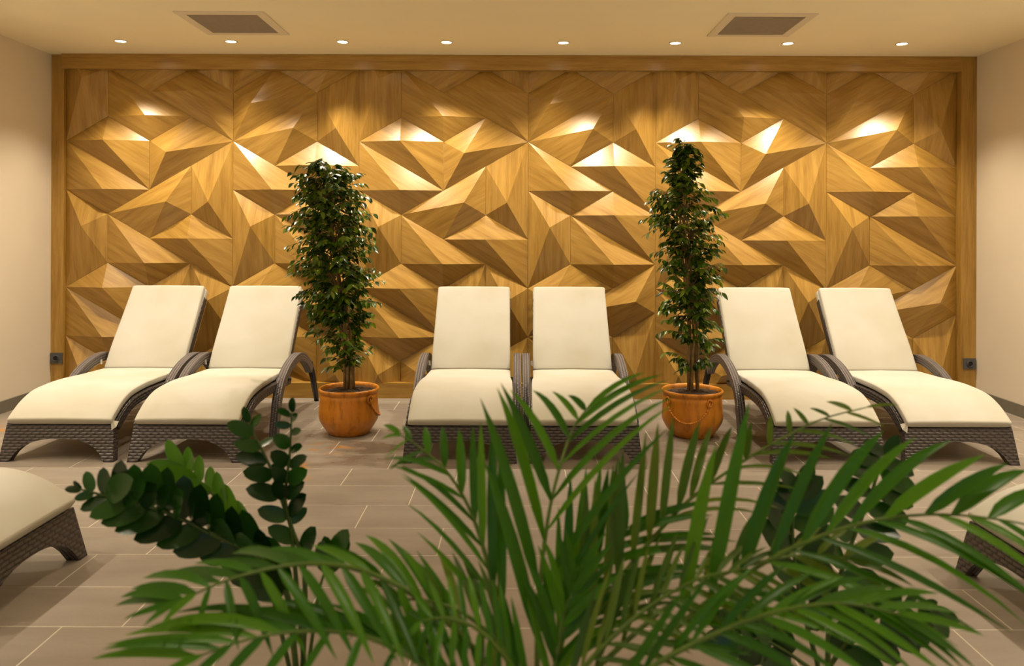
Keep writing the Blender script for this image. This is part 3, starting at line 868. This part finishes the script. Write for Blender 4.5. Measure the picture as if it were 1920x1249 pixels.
# low left frond arching over, leaflets hanging to both sides
tot += frond(palm, [(930, 1260, 1.34), (850, 1175, 1.33), (760, 1105, 1.32), (660, 1066, 1.31), (560, 1060, 1.30), (460, 1080, 1.29), (380, 1110, 1.28), (330, 1135, 1.27)],
      [(19, .08, .98, [(0, 820, 1040, 1.4), (.2, 720, 1010, 1.42), (.4, 560, 1030, 1.42), (.6, 420, 1050, 1.4), (.8, 270, 1085, 1.36), (1, 205, 1140, 1.32)]),
       (19, .04, .98, [(0, 960, 1330, 1.26), (.2, 860, 1290, 1.22), (.4, 770, 1260, 1.2), (.55, 690, 1240, 1.2), (.7, 560, 1235, 1.2), (.85, 330, 1190, 1.22), (1, 215, 1160, 1.24)])], PM, 5, .0165, rootpos=RP)
# lowest left frond along the bottom edge
tot += frond(palm, [(900, 1330, 1.26), (800, 1250, 1.25), (690, 1195, 1.24), (580, 1185, 1.23), (470, 1200, 1.22), (370, 1235, 1.21)],
      [(14, .06, .98, [(0, 760, 1120, 1.3), (.3, 530, 1130, 1.3), (.55, 340, 1155, 1.28), (.8, 215, 1200, 1.26), (1, 170, 1245, 1.24)]),
       (9, .10, .98, [(0, 860, 1380, 1.2), (.4, 640, 1330, 1.16), (.7, 420, 1310, 1.16), (1, 230, 1300, 1.18)])], PM, 6, .0165, rootpos=RP)
# low right frond along the bottom
tot += frond(palm, [(1130, 1320, 1.28), (1240, 1240, 1.27), (1360, 1180, 1.26), (1480, 1140, 1.25), (1590, 1130, 1.24), (1690, 1150, 1.23)],
      [(13, .08, .98, [(0, 1250, 1110, 1.3), (.3, 1430, 1060, 1.32), (.55, 1600, 1070, 1.32), (.8, 1760, 1110, 1.3), (1, 1850, 1190, 1.27)]),
       (13, .08, .98, [(0, 1200, 1330, 1.2), (.3, 1480, 1300, 1.18), (.55, 1680, 1285, 1.18), (.8, 1800, 1260, 1.18), (1, 1840, 1245, 1.2)])], PM, 7, .0135, rootpos=RP)
# inner upright frond with short blades behind
tot += frond(palm, [(1045, 1270, 1.46), (1060, 1190, 1.5), (1090, 1110, 1.53), (1130, 1040, 1.56), (1185, 985, 1.58)],
      [(8, .05, .95, [(0, 1000, 1060, 1.5), (.3, 1080, 880, 1.54), (.6, 1130, 870, 1.57), (1, 1165, 865, 1.6)]),
       (9, .05, .98, [(0, 1180, 1190, 1.42), (.4, 1330, 1080, 1.46), (.7, 1360, 1010, 1.5), (1, 1320, 930, 1.55)])], PM, 8, .019, rootpos=RP)
# short curled inner frond at the bottom centre
tot += frond(palm, [(985, 1290, 1.36), (940, 1210, 1.35), (870, 1150, 1.34), (790, 1125, 1.33), (720, 1130, 1.32)],
      [(9, .05, .98, [(0, 930, 1080, 1.42), (.4, 850, 1030, 1.42), (.7, 760, 1055, 1.4), (1, 640, 1110, 1.36)]),
       (9, .05, .98, [(0, 1020, 1300, 1.28), (.4, 900, 1270, 1.26), (.7, 780, 1250, 1.26), (1, 660, 1200, 1.28)])], PO, 9, .016, rootpos=RP)
# frond leaning right between the two big ones
tot += frond(palm, [(1100, 1275, 1.42), (1190, 1190, 1.42), (1290, 1110, 1.43), (1400, 1060, 1.44), (1500, 1040, 1.45), (1590, 1045, 1.45)],
      [(10, .05, .98, [(0, 1190, 1040, 1.48), (.4, 1330, 960, 1.52), (.7, 1500, 970, 1.52), (1, 1680, 1010, 1.5)]),
       (10, .05, .98, [(0, 1180, 1290, 1.34), (.4, 1450, 1200, 1.34), (.7, 1620, 1160, 1.36), (1, 1720, 1090, 1.4)])], PO, 10, .016, rootpos=RP)

ZZ_ME = leaf_mesh('leaf', 1.0, .50, M['zz'], .14, .05, .14, 9, True)
ZZ_NEW = leaf_mesh('leaf', 1.0, .42, M['zznew'], .2, .05, .2, 9, True)

def _extra():
    n = frond(palm, [(1060, 1300, 1.33), (1130, 1215, 1.33), (1215, 1140, 1.34), (1310, 1085, 1.35), (1400, 1065, 1.36)],
      [(13, .05, .98, [(0, 1110, 1090, 1.4), (.4, 1210, 1030, 1.42), (.7, 1330, 1010, 1.42), (1, 1490, 1040, 1.4)]),
       (13, .05, .98, [(0, 1150, 1300, 1.28), (.4, 1320, 1230, 1.28), (.7, 1430, 1180, 1.3), (1, 1500, 1110, 1.33)])], PO, 11, .012, rootpos=RP)
    n += frond(palm, [(1000, 1310, 1.30), (955, 1240, 1.29), (905, 1185, 1.28), (845, 1160, 1.27), (790, 1165, 1.26)],
      [(11, .05, .98, [(0, 965, 1120, 1.36), (.4, 905, 1075, 1.36), (.7, 840, 1070, 1.34), (1, 720, 1130, 1.3)]),
       (11, .05, .98, [(0, 1040, 1330, 1.24), (.4, 930, 1300, 1.22), (.7, 850, 1290, 1.22), (1, 730, 1240, 1.23)])], PM, 12, .013, rootpos=RP)
    n += frond(palm, [(1035, 1290, 1.38), (1050, 1215, 1.40), (1060, 1150, 1.42), (1085, 1090, 1.43)],
      [(7, .05, .98, [(0, 985, 1120, 1.38), (.5, 1000, 1030, 1.4), (1, 1065, 980, 1.42)]),
       (7, .05, .98, [(0, 1120, 1190, 1.36), (.5, 1170, 1080, 1.4), (1, 1140, 995, 1.43)])], PM, 13, .016, rootpos=RP)
    return n
tot += _extra()
def zz_stem(root, rach, sides, seed, new=False, r0=.008, rootpos=(0, 0, .13), face=(0, -1, .45), cap=.112):
    rr = random.Random(seed)
    pts = [P(*q) - root.location for q in smooth_path(rach, 4)]
    b0 = Vector(rootpos); pre = [b0, b0.lerp(pts[0], .5)]
    full = pre + pts; n = len(full)
    st = MB().tube(full, [r0 * (1 - .72 * i / (n - 1)) for i in range(n)], 8).build('stalk', M['zzstem'], root, True)
    for (num, t0, t1, tab) in sides:
        for i in range(num):
            t = t0 + (t1 - t0) * i / max(1, num - 1)
            f = t * (len(pts) - 1); k = min(len(pts) - 2, int(f)); b = pts[k].lerp(pts[k+1], f - k)
            x, y, d = key(tab, t)
            tip = P(x + rr.uniform(-4, 4), y + rr.uniform(-4, 4), d + rr.uniform(-.02, .02)) - root.location
            dd = tip - b
            up = Vector(face) + Vector((rr.uniform(-.35, .35), rr.uniform(-.2, .2), rr.uniform(-.3, .3)))
            o = link('leaf', ZZ_NEW if new else ZZ_ME, st); sc_ = min(dd.length, cap * rr.uniform(.9, 1.1)); o.matrix_local = orient(b, dd, up, sc_)
    return st

zl = thing('zz_plant', 'dark glossy plant with thick oval leaves in front of the left loungers', 'plant', (-.53, 1.95, 0))
plant_pot(zl, .14, .15)
zz_stem(zl, [(545, 1130, 1.93), (508, 1057, 1.90), (402, 1005, 1.86), (311, 962, 1.83), (221, 938, 1.80), (150, 920, 1.78)],
    [(15, .06, .98, [(0, 505, 968, 1.9), (.2, 470, 955, 1.86), (.4, 400, 912, 1.84), (.6, 305, 876, 1.82), (.8, 215, 868, 1.80), (1, 128, 905, 1.78)]),
     (13, .06, .98, [(0, 430, 1105, 1.86), (.2, 320, 1075, 1.82), (.4, 262, 1048, 1.80), (.6, 205, 1000, 1.78), (.8, 160, 965, 1.76), (1, 118, 918, 1.76)]),
     (12, .06, .85, [(0, 480, 1010, 1.74), (.3, 425, 962, 1.74), (.6, 330, 905, 1.72), (1, 235, 880, 1.72)]),
     (6, .2, .8, [(0, 460, 1090, 1.98), (.4, 370, 1050, 1.96), (.8, 255, 1015, 1.92)])], 31)
zz_stem(zl, [(575, 1130, 1.97), (571, 1057, 1.97), (553, 1003, 1.97), (532, 945, 1.97), (515, 895, 1.97), (500, 860, 1.97), (482, 825, 1.97), (468, 795, 1.97)],
    [(8, .25, 1, [(0, 520, 1040, 1.94), (.3, 462, 962, 1.94), (.45, 462, 925, 1.94), (.6, 455, 880, 1.94), (.75, 440, 840, 1.94), (.9, 428, 795, 1.94), (1, 455, 765, 1.95)]),
     (6, .18, .95, [(0, 640, 1010, 1.95), (.25, 583, 965, 1.95), (.5, 555, 930, 2.0), (.8, 512, 815, 2.0), (1, 487, 768, 1.98)])], 32, False, .007, cap=.088)
zz_stem(zl, [(548, 990, 1.97), (536, 940, 1.96), (540, 895, 1.95), (545, 850, 1.94), (547, 800, 1.93), (548, 775, 1.93)],
    [(8, .1, 1, [(0, 580, 935, 1.92), (.3, 577, 890, 1.92), (.5, 574, 855, 1.92), (.8, 565, 800, 1.92), (1, 553, 750, 1.92)]),
     (6, .2, .95, [(0, 505, 910, 1.9), (.5, 510, 850, 1.9), (1, 520, 765, 1.9)])], 33, False, .006, (.02, .0, .13), cap=.078)
zz_stem(zl, [(500, 1060, 2.0), (455, 990, 2.02), (415, 945, 2.03), (375, 905, 2.04), (345, 885, 2.05)],
    [(7, .2, 1, [(0, 455, 940, 2.05), (.3, 418, 900, 2.05), (.6, 392, 872, 2.06), (.85, 356, 838, 2.06), (1, 310, 828, 2.05)]),
     (3, .6, .95, [(0, 330, 905, 2.04), (1, 270, 868, 2.0)])], 34, True, .006, cap=.09)
zz_stem(zl, [(600, 1110, 1.9), (612, 1070, 1.9), (622, 1048, 1.9)],
    [(4, .4, 1, [(0, 655, 1010, 1.9), (1, 652, 998, 1.9)]), (3, .4, 1, [(0, 600, 1030, 1.88), (1, 610, 1005, 1.88)])], 35, False, .005)

zr = thing('zz_plant', 'dark glossy plant with oval leaves behind the palm at the lower right', 'plant', (.78, 2.0, 0))
plant_pot(zr, .14, .14)
RZ = (0, 0, .12)
zz_stem(zr, [(1555, 1240, 1.98), (1560, 1140, 1.98), (1590, 1040, 1.98), (1625, 950, 1.98), (1650, 880, 1.98), (1660, 850, 1.98)],
    [(10, .1, 1, [(0, 1660, 1190, 1.95), (.3, 1745, 1065, 1.95), (.5, 1742, 1005, 1.95), (.7, 1738, 955, 1.95), (.9, 1715, 890, 1.95), (1, 1685, 818, 1.96)]),
     (9, .15, 1, [(0, 1500, 1150, 1.95), (.3, 1525, 1010, 1.95), (.6, 1565, 925, 1.95), (.85, 1590, 860, 1.95), (1, 1620, 820, 1.96)])], 41, False, .008, RZ)
zz_stem(zr, [(1535, 1240, 1.95), (1505, 1130, 1.92), (1490, 1030, 1.9), (1490, 960, 1.88), (1500, 920, 1.87)],
    [(8, .15, 1, [(0, 1590, 1120, 1.9), (.4, 1580, 1000, 1.88), (.8, 1560, 910, 1.86), (1, 1525, 868, 1.86)]),
     (7, .2, 1, [(0, 1420, 1100, 1.9), (.5, 1435, 960, 1.88), (1, 1462, 880, 1.86)])], 42, False, .007, RZ)
zz_stem(zr, [(1560, 1245, 1.9), (1600, 1190, 1.86), (1655, 1150, 1.82), (1710, 1135, 1.8), (1745, 1140, 1.79)],
    [(7, .1, 1, [(0, 1600, 1105, 1.84), (.4, 1655, 1095, 1.8), (.8, 1745, 1112, 1.78), (1, 1800, 1165, 1.78)]),
     (6, .15, 1, [(0, 1640, 1270, 1.84), (.5, 1730, 1225, 1.8), (1, 1785, 1190, 1.78)])], 43, False, .007, RZ)
zz_stem(zr, [(1520, 1250, 1.92), (1460, 1210, 1.88), (1410, 1190, 1.86), (1370, 1180, 1.84)],
    [(5, .2, 1, [(0, 1470, 1140, 1.86), (1, 1330, 1140, 1.82)]), (5, .2, 1, [(0, 1430, 1260, 1.84), (1, 1320, 1210, 1.82)])], 44, False, .006, RZ)
print('palm leaflets', tot)
